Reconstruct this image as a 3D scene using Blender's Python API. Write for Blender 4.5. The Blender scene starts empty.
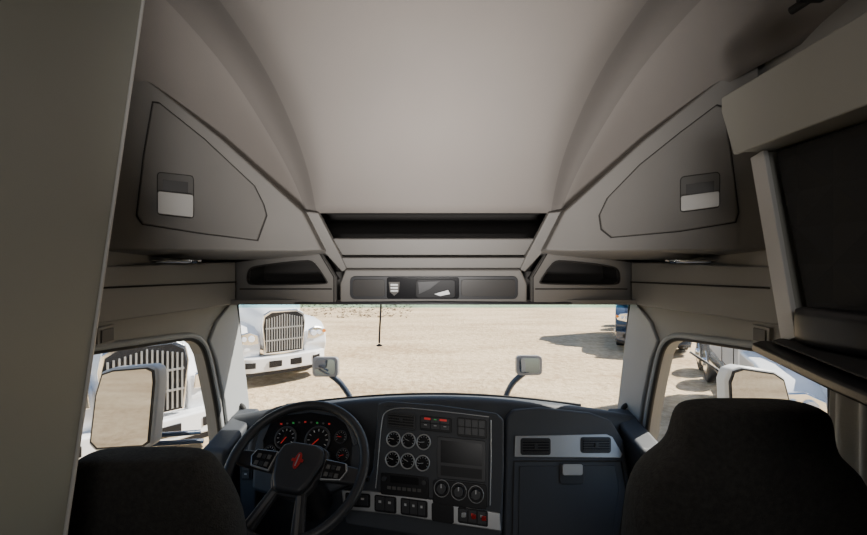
import bpy, bmesh, math, random
from mathutils import Vector, Matrix
from mathutils.geometry import tessellate_polygon
random.seed(4)
H=2.9; F=400.0
CAM=Vector((0,0,H))
def V(px,py,d): return Vector(((px-433.5)/F*d, d, H+(267.5-py)/F*d))
def W(x,y,z): return Vector((x,y,H+z))
class Pl:
    def __init__(s,a,b,c):
        s.a=a; n=(b-a).cross(c-a).normalized()
        if n.dot(CAM-a)<0: n=-n
        s.n=n
    def at(s,px,py,off=0):
        d=Vector(((px-433.5)/F,1,(267.5-py)/F))
        t=s.n.dot(s.a-CAM)/s.n.dot(d)
        return CAM+d*t+s.n*off
def mirp(p): return Vector((-p.x,p.y,p.z))
# ---------- materials
def mat(name,col,rough=.6,metal=0,bump=0,bscale=300,var=0,vscale=6,emit=None,estr=0,coat=0,spec=.5):
    m=bpy.data.materials.new(name); m.use_nodes=True
    nt=m.node_tree; b=nt.nodes['Principled BSDF']
    b.inputs['Base Color'].default_value=(*col,1); b.inputs['Roughness'].default_value=rough
    b.inputs['Metallic'].default_value=metal; b.inputs['Coat Weight'].default_value=coat
    b.inputs['Specular IOR Level'].default_value=spec
    tc=nt.nodes.new('ShaderNodeTexCoord')
    if bump:
        n=nt.nodes.new('ShaderNodeTexNoise'); n.inputs['Scale'].default_value=bscale; n.inputs['Detail'].default_value=2
        bp=nt.nodes.new('ShaderNodeBump'); bp.inputs['Strength'].default_value=bump; bp.inputs['Distance'].default_value=.002
        nt.links.new(tc.outputs['Object'],n.inputs['Vector']); nt.links.new(n.outputs['Fac'],bp.inputs['Height'])
        nt.links.new(bp.outputs['Normal'],b.inputs['Normal'])
    if var:
        n=nt.nodes.new('ShaderNodeTexNoise'); n.inputs['Scale'].default_value=vscale; n.inputs['Detail'].default_value=6
        r=nt.nodes.new('ShaderNodeValToRGB')
        r.color_ramp.elements[0].position=.3; r.color_ramp.elements[1].position=.7
        r.color_ramp.elements[0].color=(*[c*(1-var) for c in col],1); r.color_ramp.elements[1].color=(*[min(1,c*(1+var)) for c in col],1)
        nt.links.new(tc.outputs['Object'],n.inputs['Vector']); nt.links.new(n.outputs['Fac'],r.inputs['Fac']); nt.links.new(r.outputs['Color'],b.inputs['Base Color'])
    if emit: b.inputs['Emission Color'].default_value=(*emit,1); b.inputs['Emission Strength'].default_value=estr
    return m
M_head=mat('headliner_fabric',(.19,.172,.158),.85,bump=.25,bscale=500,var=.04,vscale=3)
M_head_shade=mat('headliner_valley_shade',(.145,.131,.12),.85,bump=.25,bscale=500,var=.04,vscale=3)  # same headliner fabric, darkened: valley shade put into the colour
M_cab=mat('cabinet_vinyl',(.20,.19,.178),.6,bump=.25,bscale=450,var=.03)
M_door=mat('cabinet_door_vinyl',(.165,.156,.145),.55,bump=.25,bscale=450,var=.03)
M_wall=mat('wall_vinyl',(.27,.265,.252),.6,bump=.2,bscale=400,var=.03)
M_pil=mat('pillar_plastic',(.31,.325,.335),.5,bump=.15,bscale=400)
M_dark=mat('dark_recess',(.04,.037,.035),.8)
M_mid=mat('latch_recess',(.11,.106,.10),.6)
M_smoke=mat('smoked_lens',(.045,.042,.04),.35)
M_gap=mat('gap_shadow',(.03,.027,.025),.8)
M_olive=mat('closet_laminate',(.26,.262,.23),.5,bump=.1,bscale=300,var=.03,vscale=2)
M_cream=mat('cream_laminate',(.29,.285,.255),.5,bump=.1)
M_white=mat('white_edge',(.48,.47,.45),.4)
M_dash=mat('dash_soft',(.048,.054,.065),.55,bump=.4,bscale=500,var=.06)
M_dash2=mat('dash_panel',(.038,.043,.052),.45,bump=.2,bscale=500)
M_blk=mat('black_plastic',(.010,.010,.012),.4,spec=.3)
M_btn=mat('button_plastic',(.030,.031,.035),.4)
M_mark=mat('white_marking',(.6,.6,.6),.5)
M_red=mat('red_indicator',(.5,.02,.02),.4,emit=(1,.04,.03),estr=.25)
M_emb=mat('red_enamel',(.45,.02,.02),.35)
M_grn=mat('green_indicator',(.05,.35,.08),.4,emit=(.1,1,.2),estr=.12)
M_sil=mat('satin_silver',(.50,.51,.52),.42,metal=.8)
M_pull=mat('latch_silver',(.52,.51,.49),.45,metal=.3)
M_chr=mat('chrome',(.85,.86,.88),.12,metal=1)
M_grl=mat('grille_metal',(.42,.44,.47),.3,metal=.7)
M_scr=mat('screen_glass',(.008,.008,.010),.25,spec=.25)
M_seat=mat('seat_cloth',(.026,.024,.022),.95,bump=1.0,bscale=260,var=.3,vscale=90)
M_leather=mat('wheel_leather',(.030,.032,.037),.42,bump=.3,bscale=400)
M_floor=mat('floor_rubber',(.06,.06,.06),.8)
M_rub=mat('rubber',(.015,.015,.015),.7)
M_white_paint=mat('white_paint',(.80,.82,.85),.25,coat=.6)
M_blue_paint=mat('blue_paint',(.02,.04,.08),.25,coat=.6)
M_navy=mat('hood_paint',(.02,.03,.05),.3,coat=.5)
M_mir=mat('mirror_glass',(.36,.37,.39),.03,metal=1)
M_mirh=mat('mirror_housing',(.5,.5,.5),.4)
M_mirh2=mat('hood_mirror_housing',(.28,.28,.29),.35,metal=.3)
M_curt=mat('curtain_cloth',(.42,.41,.38),.9,bump=.3)
M_amber=mat('amber_lens',(.8,.25,.03),.2)
M_lens=mat('lamp_lens',(.8,.85,.95),.1,coat=.5)
def glassmat(name,tint):
    m=bpy.data.materials.new(name); m.use_nodes=True; nt=m.node_tree; nt.nodes.clear()
    o=nt.nodes.new('ShaderNodeOutputMaterial'); t=nt.nodes.new('ShaderNodeBsdfTransparent'); t.inputs[0].default_value=(*tint,1)
    g=nt.nodes.new('ShaderNodeBsdfGlossy'); g.inputs['Roughness'].default_value=.02
    x=nt.nodes.new('ShaderNodeMixShader'); x.inputs[0].default_value=.03
    nt.links.new(t.outputs[0],x.inputs[1]); nt.links.new(g.outputs[0],x.inputs[2]); nt.links.new(x.outputs[0],o.inputs[0]); return m
M_glass=glassmat('window_glass',(.95,.97,.96)); M_tint=glassmat('shade_band_glass',(.45,.8,.82))
def quiltmat():
    m=mat('black_quilt',(.014,.014,.014),.9); nt=m.node_tree; b=nt.nodes['Principled BSDF']
    tc=nt.nodes.new('ShaderNodeTexCoord'); mp=nt.nodes.new('ShaderNodeMapping'); mp.inputs['Rotation'].default_value=(math.radians(45),0,0)
    br=nt.nodes.new('ShaderNodeTexVoronoi'); br.inputs['Scale'].default_value=9; br.distance='CHEBYCHEV'; br.inputs['Randomness'].default_value=0
    bp=nt.nodes.new('ShaderNodeBump'); bp.inputs['Strength'].default_value=.6; bp.inputs['Distance'].default_value=.03
    nt.links.new(tc.outputs['Object'],mp.inputs[0]); nt.links.new(mp.outputs[0],br.inputs['Vector'])
    nt.links.new(br.outputs['Distance'],bp.inputs['Height']); nt.links.new(bp.outputs[0],b.inputs['Normal']); return m
M_quilt=quiltmat()
# ---------- object helpers
col=bpy.context.scene.collection
def empty(name,loc=(0,0,0)):
    e=bpy.data.objects.new(name,None); e.location=loc; col.objects.link(e); return e
def mk(name,verts,faces,m,par=None,bev=0,sub=0,smooth=False,solid=0,seg=3,recalc=True):
    me=bpy.data.meshes.new(name); me.from_pydata([tuple(v) for v in verts],[],faces); me.update()
    if recalc:
        bm=bmesh.new(); bm.from_mesh(me); bmesh.ops.recalc_face_normals(bm,faces=bm.faces); bm.to_mesh(me); bm.free()
    o=bpy.data.objects.new(name,me); col.objects.link(o)
    if m: me.materials.append(m)
    if par: o.parent=par
    if bev:
        b=o.modifiers.new('bev','BEVEL'); b.width=bev; b.segments=seg; b.limit_method='ANGLE'; b.angle_limit=.5; b.harden_normals=True; smooth=True
    if solid:
        s=o.modifiers.new('sol','SOLIDIFY'); s.thickness=solid; s.offset=-1
    if sub:
        s=o.modifiers.new('sub','SUBSURF'); s.levels=sub; s.render_levels=sub; smooth=True
    if smooth:
        for p in me.polygons: p.use_smooth=True
    return o
def prism(name,pts,vec,m,par=None,bev=0,sub=0,seg=3):
    n=len(pts); vs=list(pts)+[p+vec for p in pts]
    fs=[list(range(n)),list(range(2*n-1,n-1,-1))]+[[i,(i+1)%n,(i+1)%n+n,i+n] for i in range(n)]
    return mk(name,vs,fs,m,par,bev,sub,seg=seg)
def ponp(name,pl,px,off,th,m,par=None,bev=0,mir=False):
    pts=[pl.at(x,y,off) for x,y in px]
    return prism(name,pts,-pl.n*th,m,par,bev)
def rect(x0,y0,x1,y1,sk=0): return [(x0,y0),(x1,y0+sk*(x1-x0)),(x1,y1+sk*(x1-x0)),(x0,y1)]
def rrect(x0,y0,x1,y1,r,sk=0):
    out=[]
    for cx,cy,a0 in ((x1-r,y0+r,-90),(x1-r,y1-r,0),(x0+r,y1-r,90),(x0+r,y0+r,180)):
        for k in range(4):
            a=math.radians(a0+k*30); X=cx+r*math.cos(a); out.append((X,cy+r*math.sin(a)+sk*(X-x0)))
    return out
def box(name,lo,hi,m,par=None,bev=0):
    x0,y0,z0=lo;x1,y1,z1=hi
    pts=[Vector((x0,y0,z0)),Vector((x1,y0,z0)),Vector((x1,y1,z0)),Vector((x0,y1,z0))]
    return prism(name,pts,Vector((0,0,z1-z0)),m,par,bev)
def cyl(name,p1,p2,r,m,par=None,r2=None,n=20,bev=0):
    p1=Vector(p1);p2=Vector(p2); r2=r if r2 is None else r2
    a=(p2-p1).normalized(); u=a.orthogonal().normalized(); v=a.cross(u)
    vs=[p1+(u*math.cos(t)+v*math.sin(t))*r for t in [2*math.pi*i/n for i in range(n)]]+[p2+(u*math.cos(t)+v*math.sin(t))*r2 for t in [2*math.pi*i/n for i in range(n)]]
    fs=[list(range(n)),list(range(2*n-1,n-1,-1))]+[[i,(i+1)%n,(i+1)%n+n,i+n] for i in range(n)]
    return mk(name,vs,fs,m,par,bev=bev or r*.08,seg=2)
def tube(name,pts,r,m,par=None,cyc=False,res=6,smooth=True):
    cu=bpy.data.curves.new(name,'CURVE'); cu.dimensions='3D'; cu.bevel_depth=r; cu.bevel_resolution=3
    sp=cu.splines.new('NURBS' if smooth and len(pts)>3 else 'POLY'); sp.points.add(len(pts)-1)
    for i,p in enumerate(pts): sp.points[i].co=(*p,1)
    sp.use_cyclic_u=cyc
    if sp.type=='NURBS': sp.order_u=3; sp.use_endpoint_u=not cyc; sp.resolution_u=res
    cu.use_fill_caps=True
    o=bpy.data.objects.new(name,cu); col.objects.link(o)
    dg=bpy.context.evaluated_depsgraph_get(); me=bpy.data.meshes.new_from_object(o.evaluated_get(dg))
    bpy.data.objects.remove(o); bpy.data.curves.remove(cu)
    o=bpy.data.objects.new(name,me); col.objects.link(o); me.materials.clear(); me.materials.append(m)
    for p in me.polygons: p.use_smooth=True
    if par: o.parent=par
    return o
def ring(name,c,n,R,r,m,par=None,k=32):
    u=n.orthogonal().normalized(); v=n.cross(u)
    N=10; vs=[];fs=[]
    for i in range(k):
        t=2*math.pi*i/k; e=u*math.cos(t)+v*math.sin(t)
        for j in range(N):
            s=2*math.pi*j/N; vs.append(c+e*(R+r*math.cos(s))+n*(r*math.sin(s)))
    for i in range(k):
        for j in range(N): fs.append([i*N+j,((i+1)%k)*N+j,((i+1)%k)*N+(j+1)%N,i*N+(j+1)%N])
    return mk(name,vs,fs,m,par,smooth=True)
def loft(name,rings,m,par=None,sub=1,cap=True):
    n=len(rings[0]); vs=[p for r in rings for p in r]; fs=[]
    for k in range(len(rings)-1):
        for i in range(n): fs.append([k*n+i,k*n+(i+1)%n,(k+1)*n+(i+1)%n,(k+1)*n+i])
    if cap: fs.append(list(range(n))); fs.append([(len(rings)-1)*n+i for i in range(n)][::-1])
    return mk(name,vs,fs,m,par,sub=sub,smooth=True)
def gridm(name,rows,m,par=None,sub=2,solid=0):
    n=len(rows[0]); vs=[p for r in rows for p in r]; fs=[[k*n+i,k*n+i+1,(k+1)*n+i+1,(k+1)*n+i] for k in range(len(rows)-1) for i in range(n-1)]
    return mk(name,vs,fs,m,par,sub=sub,solid=solid,smooth=True)
def holed(name,outer,holes,vec,m,par=None):
    allp=list(outer)+[p for h in holes for p in h]; N=len(allp)
    tri=tessellate_polygon([outer]+holes)
    vs=allp+[p+vec for p in allp]; fs=[list(t) for t in tri]+[[i+N for i in t][::-1] for t in tri]
    st=0
    for lp in [outer]+holes:
        k=len(lp)
        for i in range(k): a=st+i;b=st+(i+1)%k; fs.append([a,b,b+N,a+N])
        st+=k
    return mk(name,vs,fs,m,par)
def recess(name,pts,vec,m,par=None):
    n=len(pts); vs=list(pts)+[p+vec for p in pts]
    fs=[[n+i for i in range(n)]]+[[i,(i+1)%n,(i+1)%n+n,i+n] for i in range(n)]
    return mk(name,vs,fs,m,par)

# ================= CEILING (sculpted headliner: raised centre panel between two valleys)
half=[ # S,O,I,C per row
 [(.545,1.61,.215),(.51,1.63,.218),(.44,1.615,.22),(0,1.615,.22)],
 [(.625,1.53,.325),(.555,1.63,.375),(.425,1.53,.38),(0,1.545,.395)],
 [(.76,1.43,.45),(.63,1.56,.565),(.43,1.41,.53),(0,1.43,.55)],
 [(.93,1.27,.60),(.70,1.42,.76),(.45,1.23,.64),(0,1.25,.66)],
 [(1.10,1.0,.64),(.76,1.10,.87),(.48,1.0,.70),(0,1.0,.71)],
 [(1.16,.5,.66),(.80,.5,.89),(.50,.5,.735),(0,.5,.745)],
 [(1.26,-1.3,.66),(.82,-1.3,.89),(.52,-1.3,.735),(0,-1.3,.745)]]
def L(a,b,t): return Vector(a).lerp(Vector(b),t)
rows=[]
for S,O,I,C in half:
    seq=[Vector(S),L(S,O,.5),L(S,O,.85),L(O,I,.15),L(O,I,.5),L(O,I,.88),L(I,C,.10),L(I,C,.5)]
    r=[Vector((-p.x,p.y,p.z+H)) for p in seq]+[Vector((0,C[1],C[2]+H))]+[Vector((p.x,p.y,p.z+H)) for p in reversed(seq)]
    rows.append(r)
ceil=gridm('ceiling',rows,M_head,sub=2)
ceil.data.materials.append(M_head_shade)
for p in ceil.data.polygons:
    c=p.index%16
    if c in (2,3,12,13): p.material_index=1  # valleys and lower bevels get the painted shade tone
s=ceil.modifiers.new('sol','SOLIDIFY'); s.thickness=.012; s.offset=1
box('roof_shell',(-1.3,-1.36,H+.95),(1.3,1.98,H+.99),M_wall)

# ================= SIDE CABINETS
A=Vector((-1.0,1.22,H+.053));B=Vector((-.933,1.25,H+.617));D=Vector((-.44,1.58,H+.07))
PLf=Pl(A,B,D); PRf=Pl(mirp(A),mirp(B),mirp(D))
ext=Vector((0,.36,-.025))
def cabinet(side):
    g=empty('overhead_cabinet',(0,0,0)); pl=PLf if side<0 else PRf
    f=(lambda x:x) if side<0 else (lambda x:867-x)
    out=[(96,250),(108,57),(137,71),(222,139),(303,212),(313,232),(322,250),(300,251)]
    pts=[pl.at(f(x),y) for x,y in out]
    prism('body',pts,ext,M_cab,g,bev=.008)
    if side<0: d=[(153,103),(160,104),(205,140),(254,186),(263,204),(266,215),(257,240),(200,233),(143,224),(137,215),(144,155)]
    else: d=[(716,106),(723,108),(731,155),(738,212),(735,222),(680,231),(612,237),(602,229),(600,215),(608,198),(640,165),(680,133)]
    cx=sum(p[0] for p in d)/len(d); cy=sum(p[1] for p in d)/len(d)
    ponp('door_gap',pl,[(cx+(x-cx)*1.022,cy+(y-cy)*1.022) for x,y in d],.0015,.004,M_gap,g)
    ponp('door',pl,d,.007,.009,M_door,g,bev=.004)
    if side<0: q=(158,173,193,214,.11)
    else: q=(681,178,719,212,-.13)
    x0,y0,x1,y1,sk=q
    ponp('latch_bezel',pl,rrect(x0-1,y0-1,x1+1,y1+1,4,sk),.0085,.003,M_gap,g,bev=.001)
    ponp('latch_pocket',pl,rrect(x0,y0,x1,y1,3,sk),.0095,.003,M_mid,g)
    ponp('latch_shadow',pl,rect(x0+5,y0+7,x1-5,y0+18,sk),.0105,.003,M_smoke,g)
    ponp('latch_handle',pl,rrect(x0,y0+19,x1,y1,2,sk),.024,.014,M_pull,g,bev=.003)
    return g
cabinet(-1); cabinet(1)
for sd in (-1,1):
    g=empty('reading_lamp'); c=W(sd*.93,1.43,.028)
    for nm,rx,ry,h,m in (('bezel',.10,.04,.006,M_chr),('lens',.062,.024,.012,M_lens)):
        pts=[c+Vector((rx*math.cos(t),ry*math.sin(t),.0)) for t in [2*math.pi*i/24 for i in range(24)]]
        prism(nm,pts,Vector((0,0,-h)),m,g,bev=.002)
    cyl('switch',c+Vector((-sd*.075,0,-.006)),c+Vector((-sd*.075,0,-.014)),.010,M_blue_paint,g)

# ================= WALLS with window openings
tn=[4]
def wall(side):
    a=W(-1.03,1.0,0);b=W(-.95,1.95,0);c=W(-1.03,1.0,-.5)
    pl=Pl(a,b,c)
    def xw(y): return -1.03+(y-1.0)*.08/.95
    outer=[(-1.3,-1.62),(2.06,-1.62),(2.035,-.8),(1.93,-.17),(1.93,.96),(-1.3,.96)]
    outer=[W(xw(y),y,z) for y,z in outer]
    hole=[(30,372),(42,362),(60,357),(95,351),(150,343),(184,338),(193,339),(200,344),(205,354),(211,382),(217,415),(220,440),(219,452),(213,466),(140,522),(40,600)]
    hp=[pl.at(x,y) for x,y in hole]
    if side>0: outer=[mirp(p) for p in outer]; hp=[mirp(p) for p in hp]
    n=Vector((side,0,0))
    holed('wall_left' if side<0 else 'wall_right',outer,[hp],n*.05,M_wall)
    t=empty('window_2' if side<0 else 'window_3')
    off=Vector((-side*.004,0,0))
    tube('gasket',[p+off for p in hp],.010,M_rub,t,cyc=True)
    cx=sum((p for p in hp),Vector())/len(hp)
    tube('frame_trim',[cx+(p-cx)*1.045+off for p in hp],.013,M_pil,t,cyc=True)
    mk('pane',[p+n*.03 for p in hp],[list(range(len(hp)))],M_glass,t,recalc=False)
    pc=[(207,341),(214,322),(228,304),(234,303),(240,345),(247,405),(246,440),(232,462),(227,440),(222,400),(214,360)]
    pts=[pl.at(x,y,.0) for x,y in pc]
    if side>0: pts=[mirp(p) for p in pts]
    g=empty('pillar_trim')
    prism('cover',pts,Vector((-side*.014,0,0)),M_pil,g,bev=.006)
    q=[V(98,267,1.2),V(236,262,1.74),V(236,304,1.75),V(96,324,1.19)]
    q0=[W(-1.10,0.2,.0),W(-1.10,0.2,-.165)]
    pts=[q0[0],q[0],q[1],q[2],q[3],q0[1]]
    if side>0: pts=[mirp(p) for p in pts]
    ob=mk('trim_%d'%tn[0],pts+[p+n*.12 for p in pts],[[0,1,4,5],[1,2,3,4],[6,7,10,11],[7,8,9,10],[0,1,7,6],[1,2,8,7],[2,3,9,8],[3,4,10,9],[4,5,11,10],[5,0,6,11]],M_wall,None,bev=.006)
    tn[0]+=1
    sm=[V(90,289,1.19),V(100,288,1.2),V(236,282,1.738)]
    if side>0: sm=[mirp(p) for p in sm]
    tube('seam',sm,.003,M_gap,ob)
    bp=[(94,328),(112,324),(112,342),(94,347)]
    pts=[pl.at(x,y,.012) for x,y in bp]
    if side>0: pts=[mirp(p) for p in pts]
    b=empty('courtesy_switch'); prism('plate',pts,n*.014,M_wall,b,bev=.003)
    ctr=sum(pts,Vector())/4; prism('rocker',[ctr+(p-ctr)*.7-n*.004 for p in pts],n*.006,M_mid,b,bev=.002)
    h=[(238,405),(236,420),(232,442),(229,462),(228,485)]
    pts=[pl.at(x,y,.035) for x,y in h]; e0=pl.at(*h[0]);e1=pl.at(*h[-1])
    if side>0: pts=[mirp(p) for p in pts]; e0=mirp(e0); e1=mirp(e1)
    tube('grab_handle',[e0]+pts+[e1],.012,M_rub,g)
wall(-1); wall(1)
box('floor',(-1.25,-1.3,H-1.66),(1.25,2.3,H-1.6),M_floor)
box('wall_back',(-1.28,-1.36,H-1.66),(1.28,-1.3,H+.96),M_wall)
box('wall_front',(-1.0,2.08,H-1.66),(1.0,2.14,H-.83),M_dash2)

# ================= OVERHEAD CONSOLE (shelf, switch housing, pockets)
g=empty('overhead_console'); OC=g
PQ=Pl(V(303,213,1.6),V(345,270,1.68),V(520,270,1.68))
ponp('left_strut',PQ,[(300,211),(318,213),(330,236),(341,257),(347,270),(342,272),(322,250)],.0,.03,M_cab,g,bev=.005)
ponp('right_strut',PQ,[(566,211),(549,213),(537,236),(526,257),(520,270),(525,272),(545,250)],.0,.03,M_cab,g,bev=.005)
ponp('tray_front',PQ,[(331,240),(536,240),(526,257),(341,257)],-.02,.02,M_door,g,bev=.006)
ponp('lower_ledge',PQ,[(341,258.5),(526,258.5),(520,271),(347,271)],-.008,.03,M_cab,g,bev=.004)
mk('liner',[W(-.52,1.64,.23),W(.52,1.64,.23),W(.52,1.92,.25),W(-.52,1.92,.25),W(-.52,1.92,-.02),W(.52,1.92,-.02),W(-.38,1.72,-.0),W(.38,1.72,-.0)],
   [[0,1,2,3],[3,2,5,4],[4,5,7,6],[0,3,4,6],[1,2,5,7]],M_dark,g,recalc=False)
PH=Pl(V(345,270,1.66),V(520,270,1.66),V(433,303,1.70))
ponp('housing',PH,[(345,270),(521,270),(527,284),(527,303),(340,303),(340,284)],.0,.22,M_cab,g,bev=.008)
ponp('bezel',PH,rrect(350,276,518,299,5),.004,.006,M_btn,g,bev=.002)
ponp('lens_left',PH,rrect(353,279,385,296,3),.007,.004,M_smoke,g,bev=.002)
ponp('display',PH,rrect(387,277,459,298,2),.009,.006,M_scr,g,bev=.002)
ponp('lens_right',PH,rrect(461,279,515,296,3),.007,.004,M_smoke,g,bev=.002)
ponp('badge',PH,[(389,281),(400,281),(399,291),(394.5,295),(390,291)],.012,.003,M_mid,g,bev=.001)
for k in range(3): ponp('badge_bar',PH,rect(391,283+k*3.0,398,284.6+k*3.0),.0135,.003,M_sil,g)
ponp('map_light_frame',PH,rrect(416,279,455,297,3),.012,.004,M_blk,g,bev=.002)
ponp('map_light',PH,[(418,281),(440,280),(430,288),(419,293)],.014,.003,M_btn,g,bev=.001)
ponp('map_light_lens',PH,[(434,293),(448,289),(450,293),(440,295)],.014,.003,M_sil,g,bev=.001)
tube('lower_lip',[V(238,303,1.76),V(338,303,1.70),V(433,303,1.69),V(528,303,1.70),V(629,303,1.76)],.006,M_btn,g,smooth=False)
def pocket(side):
    g=OC
    pl=Pl(V(236,263,1.76),V(334,275,1.68),V(236,302,1.78))
    out=[(235,262),(318,250),(326,262),(335,277),(335,302),(235,303)]
    ho=[(248,270),(255,266),(308,260),(315,263),(328,282),(326,284),(252,285),(247,282)]
    o=[pl.at(x,y) for x,y in out]; h=[pl.at(x,y) for x,y in ho]; n=pl.n.copy()
    hh=[pl.at(x,y,.002) for x,y in ho]
    if side>0: o=[mirp(p) for p in o];h=[mirp(p) for p in h];hh=[mirp(p) for p in hh]; n.x=-n.x
    holed('pocket_face',o,[h],-n*.02,M_cab,g)
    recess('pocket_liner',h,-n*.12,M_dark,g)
    tube('pocket_rim',hh,.003,M_gap,g,cyc=True)
    for ppx in (((240,289),(332,289)),((236,262),(318,250.5),(334,277),(334,302))):
        ld=[pl.at(x,y,.001) for x,y in ppx]
        if side>0: ld=[mirp(p) for p in ld]
        tube('pocket_edge',ld,.0028,M_gap,g,smooth=False)
pocket(-1); pocket(1)
prism('trim_2',[W(-.97,1.72,-.16),W(.97,1.72,-.16),W(.97,1.95,-.17),W(-.97,1.95,-.17)],Vector((0,0,.02)),M_cab)
box('trim_3',(-1.0,1.93,H-.17),(1.0,1.97,H+.96),M_cab)

# ================= WINDSHIELD
g=empty('window_1')
mk('pane',[W(-.95,1.94,-.165),W(.95,1.94,-.165),W(.945,2.06,-.85),W(-.945,2.06,-.85)],[[0,1,2,3]],M_glass,g,recalc=False)
mk('shade_band',[W(-.95,1.936,-.165),W(.95,1.936,-.165),W(.95,1.940,-.195),W(-.95,1.940,-.195)],[[0,1,2,3]],M_tint,g,recalc=False)
for sd in (-1,1): tube('seal',[W(sd*.95,1.925,-.16),W(sd*.943,2.03,-.8)],.010,M_rub,g,smooth=False)
tube('seal_top',[W(-.95,1.925,-.17),W(.95,1.925,-.17)],.008,M_rub,g)
g=empty('hanging_cord')
tube('cord',[V(381,302,1.88),V(380.6,315,1.88),V(379.6,330,1.88),V(379.3,343,1.88)],.0045,M_blk,g)
loft('toggle',[[V(379.3,343.5+k*.9,1.88)+Vector((r*math.cos(t),r*math.sin(t),0)) for t in [2*math.pi*i/12 for i in range(12)]] for k,r in enumerate((.004,.007,.018,.015))],M_blk,g)

# ================= DASHBOARD
dash=empty('dashboard')
def lip(x):
    q=(abs(x)/.85)**2; return 1.78+.07*q, -.572-.095*q
xs=[-.94,-.85,-.7,-.5,-.3,-.1,.1,.3,.5,.7,.85,.94]
rows=[]
for i in range(8):
    r=[]
    for x in xs:
        d,z=lip(x)
        y,zz=[(2.05,z-.09),(1.92,z-.035),(d+.02,z),(d-.02,z-.012),(d-.04,z-.05),(d-.07,z-.22),(d-.09,z-.45),(d+.02,z-.9)][i]
        r.append(W(x,y,zz))
    rows.append(r)
gridm('body',rows,M_dash,dash,sub=2)
tube('defrost_grille',[W(x,1.87+.05*(x/.85)**2,-.598-.1*(x/.85)**2+.012) for x in (-.7,-.4,0,.4,.7)],.006,M_blk,dash)
CS=Pl(V(380,405,1.70),V(500,420,1.62),V(360,510,1.56))
sk=.10
cs=dash
ponp('stack_carcass',CS,[(378,403),(388,401),(440,405),(497,413),(504,420),(504,470),(502,536),(470,545),(345,525),(340,492),(362,487),(372,470)],.0,.10,M_dash,cs,bev=.010)
ponp('face_panel',CS,[(384,405),(490,416),(489,500),(489,507),(377,491),(376,470)],.004,.01,M_dash2,cs,bev=.004)
tube('silver_edge',[CS.at(x,y,.006) for x,y in ((376,488),(378,470),(381,430),(385,406),(440,411),(489,417))],.0022,M_sil,cs)
tube('silver_edge_side',[CS.at(x,y,.006) for x,y in ((491,420),(491,460),(490,505))],.0025,M_sil,cs)
def vent(pl,x0,y0,x1,y1,par,sk=sk,n=5,fr=M_btn):
    ponp('vent_frame',pl,rrect(x0,y0,x1,y1,2.5,sk),.010,.008,fr,par,bev=.002)
    ponp('vent_core',pl,rect(x0+2,y0+2,x1-2,y1-2,sk),.0115,.003,M_blk,par)
    for k in range(n):
        y=y0+3+(y1-y0-6)*k/(n-1)
        ponp('vent_slat',pl,rect(x0+2,y-.5,x1-2,y+.5,sk),.016,.006,M_smoke,par,bev=.0006)
    xm=(x0+x1)/2; ponp('vent_tab',pl,rect(xm-1.5,(y0+y1)/2-2,xm+1.5,(y0+y1)/2+2,sk),.02,.006,M_btn,par)
vent(CS,387,411,416,428,cs)
def bank(pl,x0,y0,x1,y1,nx,ny,par,leds=(),sk=sk,frame=True,marks=True):
    if frame: ponp('switch_bank',pl,rrect(x0,y0,x1,y1,2,sk),.010,.008,M_blk,par,bev=.0015)
    for i in range(nx):
        for j in range(ny):
            a=x0+1.5+(x1-x0-3)*i/nx; b=x0+1.5+(x1-x0-3)*(i+1)/nx-.8
            c=y0+1.5+(y1-y0-3)*j/ny+sk*(a-x0); d=y0+1.5+(y1-y0-3)*(j+1)/ny-.8+sk*(a-x0)
            ponp('rocker',pl,rect(a,c,b,d,sk),.015,.006,M_btn,par,bev=.001)
            m=M_mark
            if (i,j) in leds: m=leds[(i,j)]
            if marks: ponp('legend',pl,rect(a+(b-a)*.35,c+(d-c)*.3,a+(b-a)*.65,c+(d-c)*.48,sk),.0162,.001,m,par)
bank(CS,420,415,452,430,3,2,cs,{(0,0):M_red,(2,0):M_red,(1,0):M_grn})
ponp('warning_strip',CS,rect(425,417.5,431,419.5,sk),.018,.002,M_red,cs); ponp('warning_strip',CS,rect(440,419,447,421,sk),.018,.002,M_red,cs)
bank(CS,457,417,487,436,4,2,cs,{},marks=False)
def gauge(pl,x,y,R,par,m=M_sil,ang=None,face=M_scr,off=.006):
    c=pl.at(x,y,off); n=pl.n
    cyl('gauge_face',c-n*.004,c+n*.004,R*.95,face,par)
    ring('gauge_bezel',c+n*.005,n,R,R*.10,m,par)
    up=(Vector((0,0,1))-n*n.z).normalized(); rt=up.cross(n)
    for k in range(9):
        t=math.radians(-210+k*30+0)
        e=rt*math.cos(-t)*1+up*math.sin(-t)
        p=c+n*.0055+e*R*.75
        tube('tick',[p-e*R*.09,p+e*R*.09],R*.03,M_mark,par)
    t=math.radians(random.uniform(150,240) if ang is None else ang); e=rt*math.cos(t)+up*math.sin(t)
    tube('needle',[c+n*.007-e*R*.1,c+n*.007+e*R*.62],R*.035,M_mark if m!=M_btn else M_red,par)
for x,y in ((394,439),(409,440.5),(424,442),(393,459),(408,461),(423,463)): gauge(CS,x,y,.0275,cs,M_sil)
ponp('display_frame',CS,rrect(437,436,486,478,3,sk),.010,.008,M_btn,cs,bev=.003)
ponp('display_screen',CS,rect(441,440,482,462,sk),.0125,.003,M_scr,cs)
ponp('display_shelf',CS,rect(441,465,482,475,sk),.0125,.003,M_blk,cs)
ponp('radio_body',CS,rrect(381,472,429,494,2,sk),.010,.008,M_blk,cs,bev=.002)
ponp('radio_window',CS,rect(391,475,419,482,sk),.013,.003,M_scr,cs)
for k in range(7): ponp('radio_key',CS,rect(388+k*5,485.5+k*.5,391.5+k*5,488.5+k*.5,sk),.014,.004,M_mid,cs)
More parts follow.
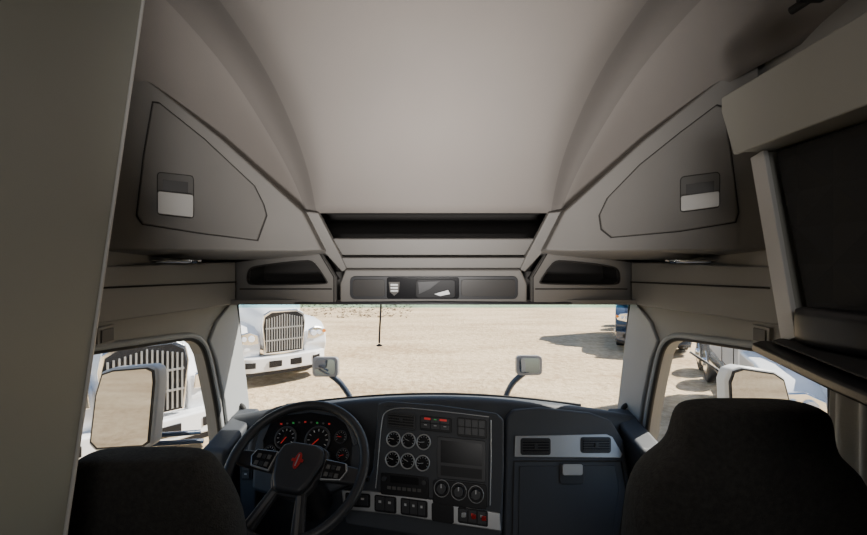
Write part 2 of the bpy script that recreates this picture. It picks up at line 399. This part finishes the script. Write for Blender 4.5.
for x,y in ((385.5,478),(425,482)):
    c=CS.at(x,y,.01); cyl('radio_knob',c,c+CS.n*.02,.009,M_btn,cs)
ponp('climate_panel',CS,rrect(433,479,487,504,3,sk),.010,.008,M_blk,cs,bev=.002)
for x,y in ((442,488),(459,491),(476,494)):
    c=CS.at(x,y,.01); cyl('climate_knob',c,c+CS.n*.022,.022,M_btn,cs,r2=.018); ring('climate_ring',c+CS.n*.002,CS.n,.029,.0015,M_sil,cs)
    ponp('knob_mark',CS,rect(x-.6,y-5,x+.6,y-1),.034,.002,M_mark,cs)
s2=.155
ponp('switch_plate',CS,[(342,490),(371,491),(430,499),(500,513),(501,531),(455,524),(400,515),(344,509)],.009,.012,M_sil,cs,bev=.004)
bank(CS,346,492,371,506,2,1,cs,{},sk=.06)
bank(CS,375,494,397,511,2,1,cs,{(0,0):M_mark},sk=.12)
bank(CS,401,497,428,514,3,1,cs,{},sk=.14)
ponp('socket_panel',CS,rrect(432,502,454,520,2,.16),.014,.008,M_blk,cs,bev=.002)
bank(CS,458,506,488,522,3,1,cs,{(1,0):M_red},sk=s2)
for a in (464,474,484):
    c=CS.at(a,514+(a-466)*.17,.018); prism('brake_valve',[c+Vector((.012*math.cos(t),0,.012*math.sin(t))) for t in [math.pi/4+k*math.pi/2 for k in range(4)]],CS.n*.015,M_emb if a>470 else M_mark,cs,bev=.003)
PR=Pl(V(513,420,1.72),V(625,425,1.76),V(513,530,1.56))
rd=dash
ponp('glove_carcass',PR,[(506,418),(513,409),(540,407),(590,412),(612,420),(624,440),(633,492),(625,545),(503,560)],.0,.12,M_dash,rd,bev=.014)
ponp('silver_band',PR,[(515,436),(560,435),(606,434),(612,437),(622,454),(620,458),(514,457)],.006,.010,M_sil,rd,bev=.003)
vent(PR,520,438,550,455,rd,0,5); vent(PR,580,437,610,453,rd,0,5)
tube('door_seam',[PR.at(x,y,.003) for x,y in ((514,462),(513,500),(512,545))],.0025,M_gap,rd)
tube('door_seam_top',[PR.at(x,y,.003) for x,y in ((514,461),(621,461))],.0025,M_gap,rd)
tube('door_seam_side',[PR.at(x,y,.003) for x,y in ((621,461),(626,490),(618,545))],.0025,M_gap,rd)
ponp('door_relief',PR,[(519,466),(615,465),(619,488),(612,545),(518,545)],.004,.01,M_dash2,rd,bev=.005)
ponp('latch_plate',PR,rrect(559,463,583,484,3),.010,.008,M_btn,rd,bev=.002)
ponp('latch',PR,rrect(561,464,581,475,2),.018,.01,M_pull,rd,bev=.003)
for sd in (-1,1):
    prism('dash_cheek',[W(sd*.84,1.62,-.74),W(sd*.84,1.95,-.68),W(sd*.84,1.95,-1.4),W(sd*.84,1.55,-1.4)],Vector((sd*.11,0,0)),M_dash,dash,bev=.02)
# ================= CLUSTER
cl=dash
PC=Pl(V(262,416,1.70),V(352,416,1.70),V(262,472,1.60))
ponp('binnacle',PC,[(252,440),(262,417),(280,408),(310,405),(338,409),(356,420),(364,445),(360,480),(300,505),(250,490)],-.012,.12,M_dash,cl,bev=.015)
ponp('cluster_face',PC,[(262,440),(270,422),(285,415),(310,412),(335,416),(348,426),(352,445),(350,470),(264,470)],-.006,.01,M_scr,cl,bev=.003)
tube('hood_brow',[PC.at(x,y,.03) for x,y in ((254,452),(258,430),(270,414),(290,408),(312,406),(336,410),(352,422),(358,445))],.014,M_dash,cl)
for x,y,R in ((286,438,.042),(318,440,.05),(270,452,.024),(341,437,.024),(343,455,.024)): gauge(PC,x,y,R,cl,M_btn,off=.0)
for i in range(9):
    ponp('tell_tale',PC,rect(280+i*6,421+abs(i-4)*.5,281.8+i*6,422.5+abs(i-4)*.5),-.004,.002,[M_red,M_mid,M_grn,M_mid][i%4],cl)
ponp('info_display',PC,rect(300,452,330,466),-.003,.003,M_btn,cl)
for i in range(4): ponp('info_text',PC,rect(303,454+i*3,303+random.randint(12,24),455+i*3),-.002,.002,M_mark,cl)
LP=Pl(V(240,430,1.72),V(262,430,1.72),V(240,500,1.62))
ponp('left_panel',LP,[(238,445),(256,435),(256,520),(240,520)],0,.06,M_dash,cl,bev=.01)
bank(LP,242,455,253,480,1,3,cl,{(0,0):M_grn,(0,1):M_red},sk=0)
# ================= STEERING WHEEL
sw=empty('steering_wheel')
a=math.radians(50); C0=V(297,466,1.36)
u0=Vector((1,0,0)); v0=Vector((0,math.sin(a),math.cos(a))); nn=u0.cross(v0); 
if nn.y>0: nn=-nn
rot=math.radians(-9); u=u0*math.cos(rot)+v0*math.sin(rot); v=-u0*math.sin(rot)+v0*math.cos(rot)
def Lw(x,y,h=0): return C0+u*x+v*y+nn*h
ring('rim',C0,nn,.228,.0175,M_leather,sw,k=64)
def plate(name,pts,h,t,m,bev=.004,sub=0): return prism(name,[Lw(x,y,h) for x,y in pts],-nn*t,m,sw,bev=bev)
hub=[(-.075,.065),(-.04,.078),(.04,.078),(.075,.065),(.085,.02),(.065,-.05),(.045,-.085),(-.045,-.085),(-.065,-.05),(-.085,.02)]
plate('airbag_pad',hub,.012,.05,M_leather,.014)
plate('pad_seam',[(x*1.12,y*1.1) for x,y in hub],-.012,.03,M_btn,.008)
for s_ in (-1,1):
    plate('spoke',[(s_*.06,.045),(s_*.220,.03),(s_*.220,-.02),(s_*.07,-.03)],-.012,.022,M_leather,.008)
    plate('spoke_pod',[(s_*.085,.04),(s_*.165,.036),(s_*.175,.01),(s_*.16,-.022),(s_*.09,-.03)],-.002,.012,M_sil,.005)
    plate('pod_face',[(s_*.089,.036),(s_*.160,.033),(s_*.169,.009),(s_*.156,-.018),(s_*.094,-.025)],.001,.006,M_blk,.002)
    for i in range(3):
        for j in range(2): 
            x=s_*(.10+i*.018); y=.02-j*.024
            plate('pod_key',[(x,y),(x+s_*.013,y),(x+s_*.013,y-.014),(x,y-.014)],.004,.004,M_mid if i!=1 else M_btn,.001)
    plate('lower_spoke',[(s_*.025,-.07),(s_*.06,-.07),(s_*.105,-.2),(s_*.065,-.217)],-.01,.022,M_leather,.007)
    plate('spoke_inlay',[(s_*.036,-.085),(s_*.050,-.085),(s_*.084,-.19),(s_*.074,-.197)],-.006,.004,M_mid,.002)
plate('emblem_plate',[(.012*math.cos(t),.028*math.sin(t)+.012) for t in [2*math.pi*i/20 for i in range(20)]],.017,.006,M_emb,.002)
plate('emblem_bar',[(-.02,.017),(.02,.017),(.02,.007),(-.02,.007)],.019,.004,M_emb,.001)
plate('emblem_line',[(-.002,.032),(.002,.032),(.002,-.008),(-.002,-.008)],.0205,.002,M_sil,.0005)
cyl('column',Lw(0,0,-.03),Lw(0,0,-.33),.05,M_blk,sw,r2=.065)
cyl('multi_stalk',Lw(.04,.0,-.08),Lw(.24,.02,-.06),.009,M_blk,sw)
cyl('turn_stalk',Lw(-.04,.0,-.08),Lw(-.2,.05,-.07),.008,M_blk,sw)

# ================= SEATS
def seat(cx,d,rows,lean=.10):
    g=empty('truck_seat'); rings=[]
    ztop=rows[0][0]
    for z,hw,hd in rows:
        yo=(z-ztop)*lean
        r=[]
        for i in range(28):
            t=2*math.pi*i/28; c_,s_=math.cos(t),math.sin(t); e=.62
            r.append(W(cx+hw*math.copysign(abs(c_)**e,c_), d+hd*math.copysign(abs(s_)**e,s_)-yo, z))
        rings.append(r)
    loft('backrest',rings,M_seat,g,sub=1)
    zb=rows[-1][0]
    cu=[]
    for z,hw,hd in ((zb-.0,.2,.2),(zb-.02,.25,.25),(zb-.10,.26,.27),(zb-.16,.24,.25)):
        cu.append([W(cx+hw*math.copysign(abs(math.cos(t))**.6,math.cos(t)),d+.25+hd*math.copysign(abs(math.sin(t))**.6,math.sin(t)),z) for t in [2*math.pi*i/28 for i in range(28)]])
    loft('cushion',cu,M_seat,g,sub=1)
    box('pedestal',(cx-.17,d+.08,H-1.6),(cx+.17,d+.42,H+zb-.14),M_blk,g,bev=.02)
    return g
def zy(y,d): return (267.5-y)/F*d
dR=.87
g=seat(.69,dR,[(zy(403,dR),.11,.035),(zy(405,dR),.14,.05),(zy(412,dR),.155,.06),(zy(425,dR),.160,.065),(zy(440,dR),.163,.07),(zy(452,dR),.175,.075),(zy(463,dR),.208,.08),(zy(478,dR),.236,.085),(zy(500,dR),.250,.09),(zy(535,dR),.256,.09),(-.8,.26,.09),(-1.1,.255,.09)])
yb=dR-.068
tube('headrest_seam',[W(.69-.160,yb+.055,zy(448,dR)),W(.69-.13,yb+.016,zy(450,dR)),W(.69,yb+.008,zy(451,dR)),W(.69+.13,yb+.016,zy(450,dR)),W(.69+.160,yb+.055,zy(448,dR))],.003,M_gap,g)
dL=.99
seat(-.716,dL,[(zy(453,dL),.12,.035),(zy(455,dL),.15,.05),(zy(461,dL),.164,.06),(zy(472,dL),.178,.07),(zy(490,dL),.200,.08),(zy(510,dL),.219,.085),(zy(535,dL),.232,.09),(-.8,.235,.09),(-1.1,.235,.09)])

# ================= LEFT CLOSET
g=empty('wardrobe_cabinet')
X=-.75
pts=[Vector((X,-1.2,H-1.6)),Vector((X,.66,H-1.6)),Vector((X,.81,H-.55)),Vector((X,1.03,H+.69)),Vector((X,1.03,H+.80)),Vector((X,-1.2,H+.80))]
prism('side_panel',pts,Vector((-.022,0,0)),M_olive,g,bev=.003)
tube('edge_trim',[p+Vector((.001,.002,0)) for p in pts[1:5]],.004,M_white,g,smooth=False)
prism('front_frame',[Vector((X-.02,.64,H-1.6)),Vector((X-.02,.80,H-.55)),Vector((X-.02,1.0,H+.68)),Vector((X-.28,1.0,H+.68)),Vector((X-.28,.80,H-.55)),Vector((X-.28,.64,H-1.6))],Vector((0,-.02,0)),M_olive,g)

# ================= RIGHT CABINET
g=empty('bunk_cabinet')
X=.72
def onx(px,py,X=X):
    d=X*F/(px-433.5); return V(px,py,d)
pts=[onx(721,97),onx(721,112),onx(733,155),Vector((X,-.9,H+.27)),Vector((X,-.9,H+.435))]
pts[0].z=H+.425
prism('fascia',pts,Vector((.012,0,0)),M_cream,g,bev=.004)
X2=X+.014
prism('top_shelf',[Vector((X2,.99,H+.42)),Vector((1.02,.99,H+.42)),Vector((1.12,-.9,H+.42)),Vector((X2,-.9,H+.42))],Vector((0,0,-.02)),M_cream,g)
prism('bottom_board',[Vector((X2,.95,H+.295)),Vector((1.01,.95,H+.295)),Vector((1.11,-.9,H+.295)),Vector((X2,-.9,H+.295))],Vector((0,0,-.02)),M_cream,g)
box('fascia_end',(X2,.955,H+.28),(1.01,.975,H+.40),M_cream,g,bev=.004)
ex=.765
prism('end_panel_edge',[onx(750,158,ex),onx(763,150,ex),onx(796,338,ex),onx(781,342,ex)],Vector((.012,0,0)),M_white,g,bev=.002)
prism('end_panel',[onx(757,154,ex+.014),onx(788,340,ex+.014),Vector((1.0,.86,H-.16)),Vector((1.0,.95,H+.27))],Vector((0,-.02,0)),M_cream,g)
prism('quilted_panel',[Vector((.785,.925,H+.27)),Vector((.785,.83,H-.16)),Vector((.785,-.6,H-.16)),Vector((.785,-.6,H+.25))],Vector((.03,0,0)),M_quilt,g,bev=.01)
tr=[Vector((.735,.905,0)),Vector((.70,.88,0)),Vector((.60,.62,0)),Vector((.545,.45,0)),Vector((.53,-.6,0)),Vector((1.05,-.6,0)),Vector((.98,.92,0))]
prism('tray',[Vector((p.x,p.y,H-.165)) for p in tr],Vector((0,0,-.02)),M_blk,g,bev=.006)
prism('tray_rubber_pad',[Vector((p.x+.02 if p.x<.9 else p.x-.05,p.y-.03,H-.159)) for p in tr],Vector((0,0,.004)),M_rub,g,bev=.0015)
loft('storage_pouch',[[W(.745+.03*math.cos(t),.72+.10*math.copysign(abs(math.sin(t))**.6,math.sin(t)),z)for t in [2*math.pi*i/20 for i in range(20)]] for z in (-.155,-.14,-.09,-.075)],M_blk,g)
g=empty('curtain_rail')
tube('rail',[W(.85,.95,.61),W(.88,.8,.62),W(.90,.6,.62),W(.92,.3,.62)],.010,M_rub,g)
box('bracket',(.83,.86,H+.605),(.89,.92,H+.66),M_blk,g,bev=.006)

# ================= CURTAIN
rows=[]
for z in (-.19,-.5,-.85):
    rows.append([W(.98+.016*math.sin(i*1.3)+(0 if z>-.3 else .006*math.sin(i*2.1)),.55+i*.0108,z) for i in range(42)])
gridm('curtain',rows,M_curt,sub=1,solid=.004)

# ================= OWN HOOD, MIRRORS
rows=[]
for y,z,w in ((2.16,-.86,.85),(2.6,-.98,.84),(3.2,-1.14,.78),(3.9,-1.36,.68),(4.3,-1.6,.6),(4.4,-2.2,.58)):
    rows.append([W(x*w,y,z-(.0,.03,.10,.30,.9)[k]) for x,k in ((-1.15,4),(-1.05,3),(-.85,2),(-.5,1),(0,0),(.5,1),(.85,2),(1.05,3),(1.15,4))])
gridm('truck_hood',rows,M_navy,sub=2,solid=.01)
for sd,(mx,my),(fx,fy) in ((-1,(325,367),(352,400)),(1,(529.5,365.5),(505,398))):
    g=empty('hood_mirror'); pl=Pl(V(mx,my,3.2),V(mx+20,my,3.2),V(mx,my+20,3.18))
    ponp('housing',pl,rrect(mx-13,my-10,mx+13,my+10,4),.0,.06,M_mirh2,g,bev=.012)
    ponp('glass',pl,rrect(mx-10,my-7.5,mx+10,my+7.5,3),.006,.006,M_mir,g)
    s_=1 if sd<0 else -1
    tube('stalk',[V(mx+s_*6,my+8,3.24),V(mx+s_*14,my+14,3.26),V(mx+s_*20,my+22,3.28),V(fx,fy,3.3),V(fx,fy+10,3.3)],.024,M_navy,g)
def sidemirror(side):
    g=empty('side_mirror')
    if side<0:
        pl=Pl(V(90,380,1.76),V(155,370,1.76),V(90,445,1.74)); out=[(100,372),(112,368),(150,365),(157,368),(158,380),(152,445),(146,449),(94,452),(87,445),(93,395)]
    else:
        pl=Pl(V(727,372,1.76),V(790,376,1.76),V(727,440,1.74)); out=[(730,369),(740,366),(775,371),(786,378),(792,400),(796,448),(790,456),(735,452),(729,445),(726,380)]
    ponp('housing',pl,out,.0,.07,M_mirh,g,bev=.015)
    cx=sum(p[0] for p in out)/len(out);cy=sum(p[1] for p in out)/len(out)
    inn=[(cx+(x-cx)*.86,cy+(y-cy)*.9) for x,y in out]
    ponp('surround',pl,[(cx+(x-cx)*.92,cy+(y-cy)*.94) for x,y in out],.002,.004,M_blk,g)
    ponp('glass',pl,inn,.006,.004,M_mir,g)
    if side<0: arms=[[(150,436),(200,432)],[(150,444),(203,441)]]
    else: arms=[[(735,436),(680,430)],[(735,446),(672,440)],[(733,380),(690,352)]]
    for i,(p,q) in enumerate(arms): tube('arm',[V(*p,1.82),V(*q,1.98)],.012 if i<2 else .006,M_blue_paint if i<2 else M_blk,g)
sidemirror(-1); sidemirror(1)

# ================= OTHER TRUCKS
def truck(loc,head,paint=M_white_paint,sc=1.0):
    g=empty('semi_truck')
    def q(y,w,zb,zt):
        o=[]
        for x,z in ((-1,0),(-1,.55),(-.93,.8),(-.75,.94),(-.4,1),(0,1.015),(.4,1),(.75,.94),(.93,.8),(1,.55),(1,0)): o.append(Vector((x*w,y,zb+(zt-zb)*z)))
        return o
    loft('hood',[q(.0,.50,.75,1.72),q(.08,.56,.7,1.80),q(.5,.66,.7,1.92),q(1.2,.80,.7,2.02),q(2.0,.95,.8,2.10)],paint,g,sub=1)
    gp=lambda x,z,y=0: Vector((x,y,z))
    gr=[(-.44,.80),(-.50,1.45),(-.46,1.68),(-.3,1.78),(.3,1.78),(.46,1.68),(.50,1.45),(.44,.80)]
    prism('grille_surround',[gp(x*1.08,.02+z*1.02 if z>1 else z-.03,-.04) for x,z in gr],Vector((0,.08,0)),M_chr,g,bev=.02)
    prism('grille_core',[gp(x,z,-.06) for x,z in gr],Vector((0,.04,0)),M_blk,g)
    for i in range(15):
        x=-.434+i*.062; prism('grille_bar',[gp(x-.012,.83,-.08),gp(x+.012,.83,-.08),gp(x+.012,1.74-abs(x)*.25,-.08),gp(x-.012,1.74-abs(x)*.25,-.08)],Vector((0,.03,0)),M_grl,g,bev=.004)
    for z in (1.1,1.4): prism('grille_rail',[gp(-.46,z-.015,-.085),gp(.46,z-.015,-.085),gp(.46,z+.015,-.085),gp(-.46,z+.015,-.085)],Vector((0,.03,0)),M_grl,g)
    for s in (-1,1):
        pr=[(.12,.62),(.02,.9),(.08,1.22),(.35,1.42),(.9,1.50),(1.8,1.5),(1.85,.8),(1.66,.8),(1.6,1.0),(1.42,1.14),(1.1,1.2),(.78,1.12),(.6,.95),(.52,.7),(.5,.6)]
        prism('fender',[Vector((s*.55,y,z)) for y,z in pr],Vector((s*.6,0,0)),paint,g,bev=.05)
        hl=[(.60,1.04),(.62,1.26),(.80,1.34),(1.0,1.30),(1.12,1.16),(1.08,1.08),(.8,1.02)]
        prism('headlamp_housing',[Vector((s*x,-.02+(x-.56)*.12,z)) for x,z in hl],Vector((0,.1,0)),M_chr,g,bev=.02)
        cyl('headlamp',(s*.77,-.05,1.18),(s*.77,.05,1.18),.075,M_lens,g); cyl('headlamp_inner',(s*.93,-.03,1.18),(s*.93,.06,1.18),.055,M_lens,g)
        cyl('turn_lamp',(s*1.08,.02,1.2),(s*1.1,.12,1.2),.045,M_amber,g)
        for y in (1.1,5.6,6.9):
            x0=s*.85; 
            cyl('tyre',(x0,y,.52),(s*1.13,y,.52),.50,M_rub,g,bev=.05,n=32); cyl('rim',(s*1.1,y,.52),(s*1.145,y,.52),.29,M_chr,g,n=24); cyl('hub',(s*1.1,y,.52),(s*1.2,y,.52),.1,M_chr,g)
        tube('mirror_arm',[Vector((s*1.1,2.6,2.5)),Vector((s*1.5,2.45,2.5))],.03,M_blk,g)
        box('door_mirror',(s*1.5-.12,2.42,1.9),(s*1.5+.12,2.52,2.6),paint,g,bev=.03)
        prism('side_glass',[Vector((s*1.13,y,z)) for y,z in ((2.45,1.75),(3.3,1.70),(3.3,2.55),(2.7,2.58))],Vector((s*.03,0,0)),M_scr,g)
        tube('door_seam',[Vector((s*1.135,y,z)) for y,z in ((2.3,2.2),(2.3,1.0),(3.4,1.0),(3.4,2.6))],.008,M_gap,g,smooth=False)
        cyl('fuel_tank',(s*.85,3.0,.75),(s*.85,4.8,.75),.32,M_chr,g,n=28)
    bp=[(-1.18,.55),(-1.12,.1),(-.8,-.12),(0,-.2),(.8,-.12),(1.12,.1),(1.18,.55),(1.05,.55),(0,.1),(-1.05,.55)]
    prism('bumper',[Vector((x,y,.36)) for x,y in bp],Vector((0,0,.36)),paint,g,bev=.04)
    prism('bumper_step',[Vector((x*.98,y+.01,.28)) for x,y in bp],Vector((0,0,.1)),M_blk,g,bev=.02)
    prism('bumper_intake',[Vector((-.4,-.19,.46)),Vector((.4,-.19,.46)),Vector((.4,-.19,.62)),Vector((-.4,-.19,.62))],Vector((0,.05,0)),M_blk,g,bev=.01)
    for s in (-1,1): prism('fog_lamp',[Vector((s*.7,-.15,.48)),Vector((s*.92,-.08,.48)),Vector((s*.92,-.08,.62)),Vector((s*.7,-.15,.62))],Vector((0,.05,0)),M_blk,g,bev=.01)
    prism('cab',[Vector((-1.13,y,z)) for y,z in [(1.9,.9),(1.95,2.02),(2.45,2.85),(2.9,3.0),(3.6,3.5),(4.0,3.85),(5.0,3.95),(5.0,.95)]],Vector((2.26,0,0)),paint,g,bev=.07)
    prism('windshield',[Vector((-1.0,1.97,2.1)),Vector((1.0,1.97,2.1)),Vector((.92,2.37,2.78)),Vector((-.92,2.37,2.78))],Vector((0,-.03,.02)),M_scr,g,bev=.01)
    box('chassis',(-.45,1.0,.7),(.45,7.6,.95),M_blk,g)
    box('fifth_wheel',(-.5,5.8,.95),(.5,6.7,1.1),M_blk,g,bev=.03)
    ang=math.atan2(head[0],-head[1])
    g.location=(loc[0],loc[1],0); g.rotation_euler=(0,0,ang); g.scale=(sc,sc,sc); return g
truck((-3.78,10.1),(.62,-.78)); truck((-4.1,5.7),(.72,-.69)); truck((7.35,13.4),(-.42,-.9),M_blue_paint); truck((5.35,4.6),(-.45,-.89)); truck((11.2,8.2),(-.5,-.86))

# ================= GROUND
m=mat('sand_ground',(.60,.50,.37),.95); nt=m.node_tree; b=nt.nodes['Principled BSDF']
tc=nt.nodes.new('ShaderNodeTexCoord')
def nz(s,det=8,sx=1):
    mp=nt.nodes.new('ShaderNodeMapping'); mp.inputs['Scale'].default_value=(sx,1,1); nt.links.new(tc.outputs['Object'],mp.inputs[0])
    n=nt.nodes.new('ShaderNodeTexNoise'); n.inputs['Scale'].default_value=s; n.inputs['Detail'].default_value=det; n.inputs['Roughness'].default_value=.65; nt.links.new(mp.outputs[0],n.inputs['Vector']); return n
n1=nz(.6,8,.35); n2=nz(5,12)
mx=nt.nodes.new('ShaderNodeMath'); mx.operation='MULTIPLY_ADD'; mx.inputs[1].default_value=.5
nt.links.new(n1.outputs['Fac'],mx.inputs[0]); h2=nt.nodes.new('ShaderNodeMath'); h2.operation='MULTIPLY'; h2.inputs[1].default_value=.5
nt.links.new(n2.outputs['Fac'],h2.inputs[0]); nt.links.new(h2.outputs[0],mx.inputs[2])
r=nt.nodes.new('ShaderNodeValToRGB'); r.color_ramp.elements[0].position=.38; r.color_ramp.elements[1].position=.58
r.color_ramp.elements[0].color=(.37,.255,.14,1); r.color_ramp.elements[1].color=(.68,.53,.34,1)
nt.links.new(mx.outputs[0],r.inputs['Fac']); nt.links.new(r.outputs['Color'],b.inputs['Base Color'])
bp=nt.nodes.new('ShaderNodeBump'); bp.inputs['Strength'].default_value=1.0; bp.inputs['Distance'].default_value=.08
nt.links.new(n2.outputs['Fac'],bp.inputs['Height']); nt.links.new(bp.outputs[0],b.inputs['Normal'])
mk('ground',[(-150,-150,0),(150,-150,0),(150,200,0),(-150,200,0)],[[0,1,2,3]],m)
M_scrub=mat('dry_scrub',(.20,.15,.09),.95,var=.4,vscale=4)
vs=[];fs=[]
for k in range(420):
    x=random.uniform(-11,-1.5); y=random.uniform(23,31); s=random.uniform(.05,.2)
    for j in range(5):
        an=random.uniform(0,6.28); b0=len(vs); dx,dy=math.cos(an)*s,math.sin(an)*s
        vs+=[(x-dy*.25,y+dx*.25,0),(x+dy*.25,y-dx*.25,0),(x+dx,y+dy,s*random.uniform(.2,.7))]; fs.append([b0,b0+1,b0+2])
mk('dry_scrub',vs,fs,M_scrub,recalc=False)

# ================= LIGHT
w=bpy.data.worlds.new('World'); bpy.context.scene.world=w; w.use_nodes=True; nt=w.node_tree
bg=nt.nodes['Background']; sk_=nt.nodes.new('ShaderNodeTexSky'); sk_.sky_type='NISHITA'; sk_.sun_disc=False; sk_.sun_elevation=math.radians(43); sk_.sun_rotation=math.radians(70)
nt.links.new(sk_.outputs[0],bg.inputs[0]); bg.inputs[1].default_value=.22
sd=bpy.data.lights.new('sun','SUN'); sd.energy=16; sd.angle=math.radians(.6); sd.color=(1,.93,.82)
so=bpy.data.objects.new('sun',sd); col.objects.link(so); so.rotation_euler=Vector((-.85,-.33,-.85)).to_track_quat('-Z','Y').to_euler()
def area(name,loc,tgt,sx,sy,e,c,spread=180):
    l=bpy.data.lights.new(name,'AREA'); l.shape='RECTANGLE'; l.size=sx; l.size_y=sy; l.energy=e; l.color=c; l.spread=math.radians(spread)
    o=bpy.data.objects.new(name,l); col.objects.link(o); o.location=loc; o.rotation_euler=(Vector(tgt)-Vector(loc)).to_track_quat('-Z','Y').to_euler()
area('aisle_bounce_fill',(0.0,.1,H-.6),(0,1.38,H+.46),.2,.2,10,(1,.955,.91),64)  # added fill, no fixture here; stands in for bounce onto the centre panel
area('sleeper_fill',(0.0,-.9,H+.40),(0,1.6,H-.1),.7,.3,7,(1,.97,.94))  # added soft fill from behind the camera, not an actual fixture
# ================= CAMERA
cd=bpy.data.cameras.new('camera'); cd.sensor_width=36; cd.lens=F/867*36; cd.clip_start=.02; cd.clip_end=500
co=bpy.data.objects.new('camera',cd); col.objects.link(co); co.location=CAM; co.rotation_euler=(math.radians(90),0,0)
bpy.context.scene.camera=co
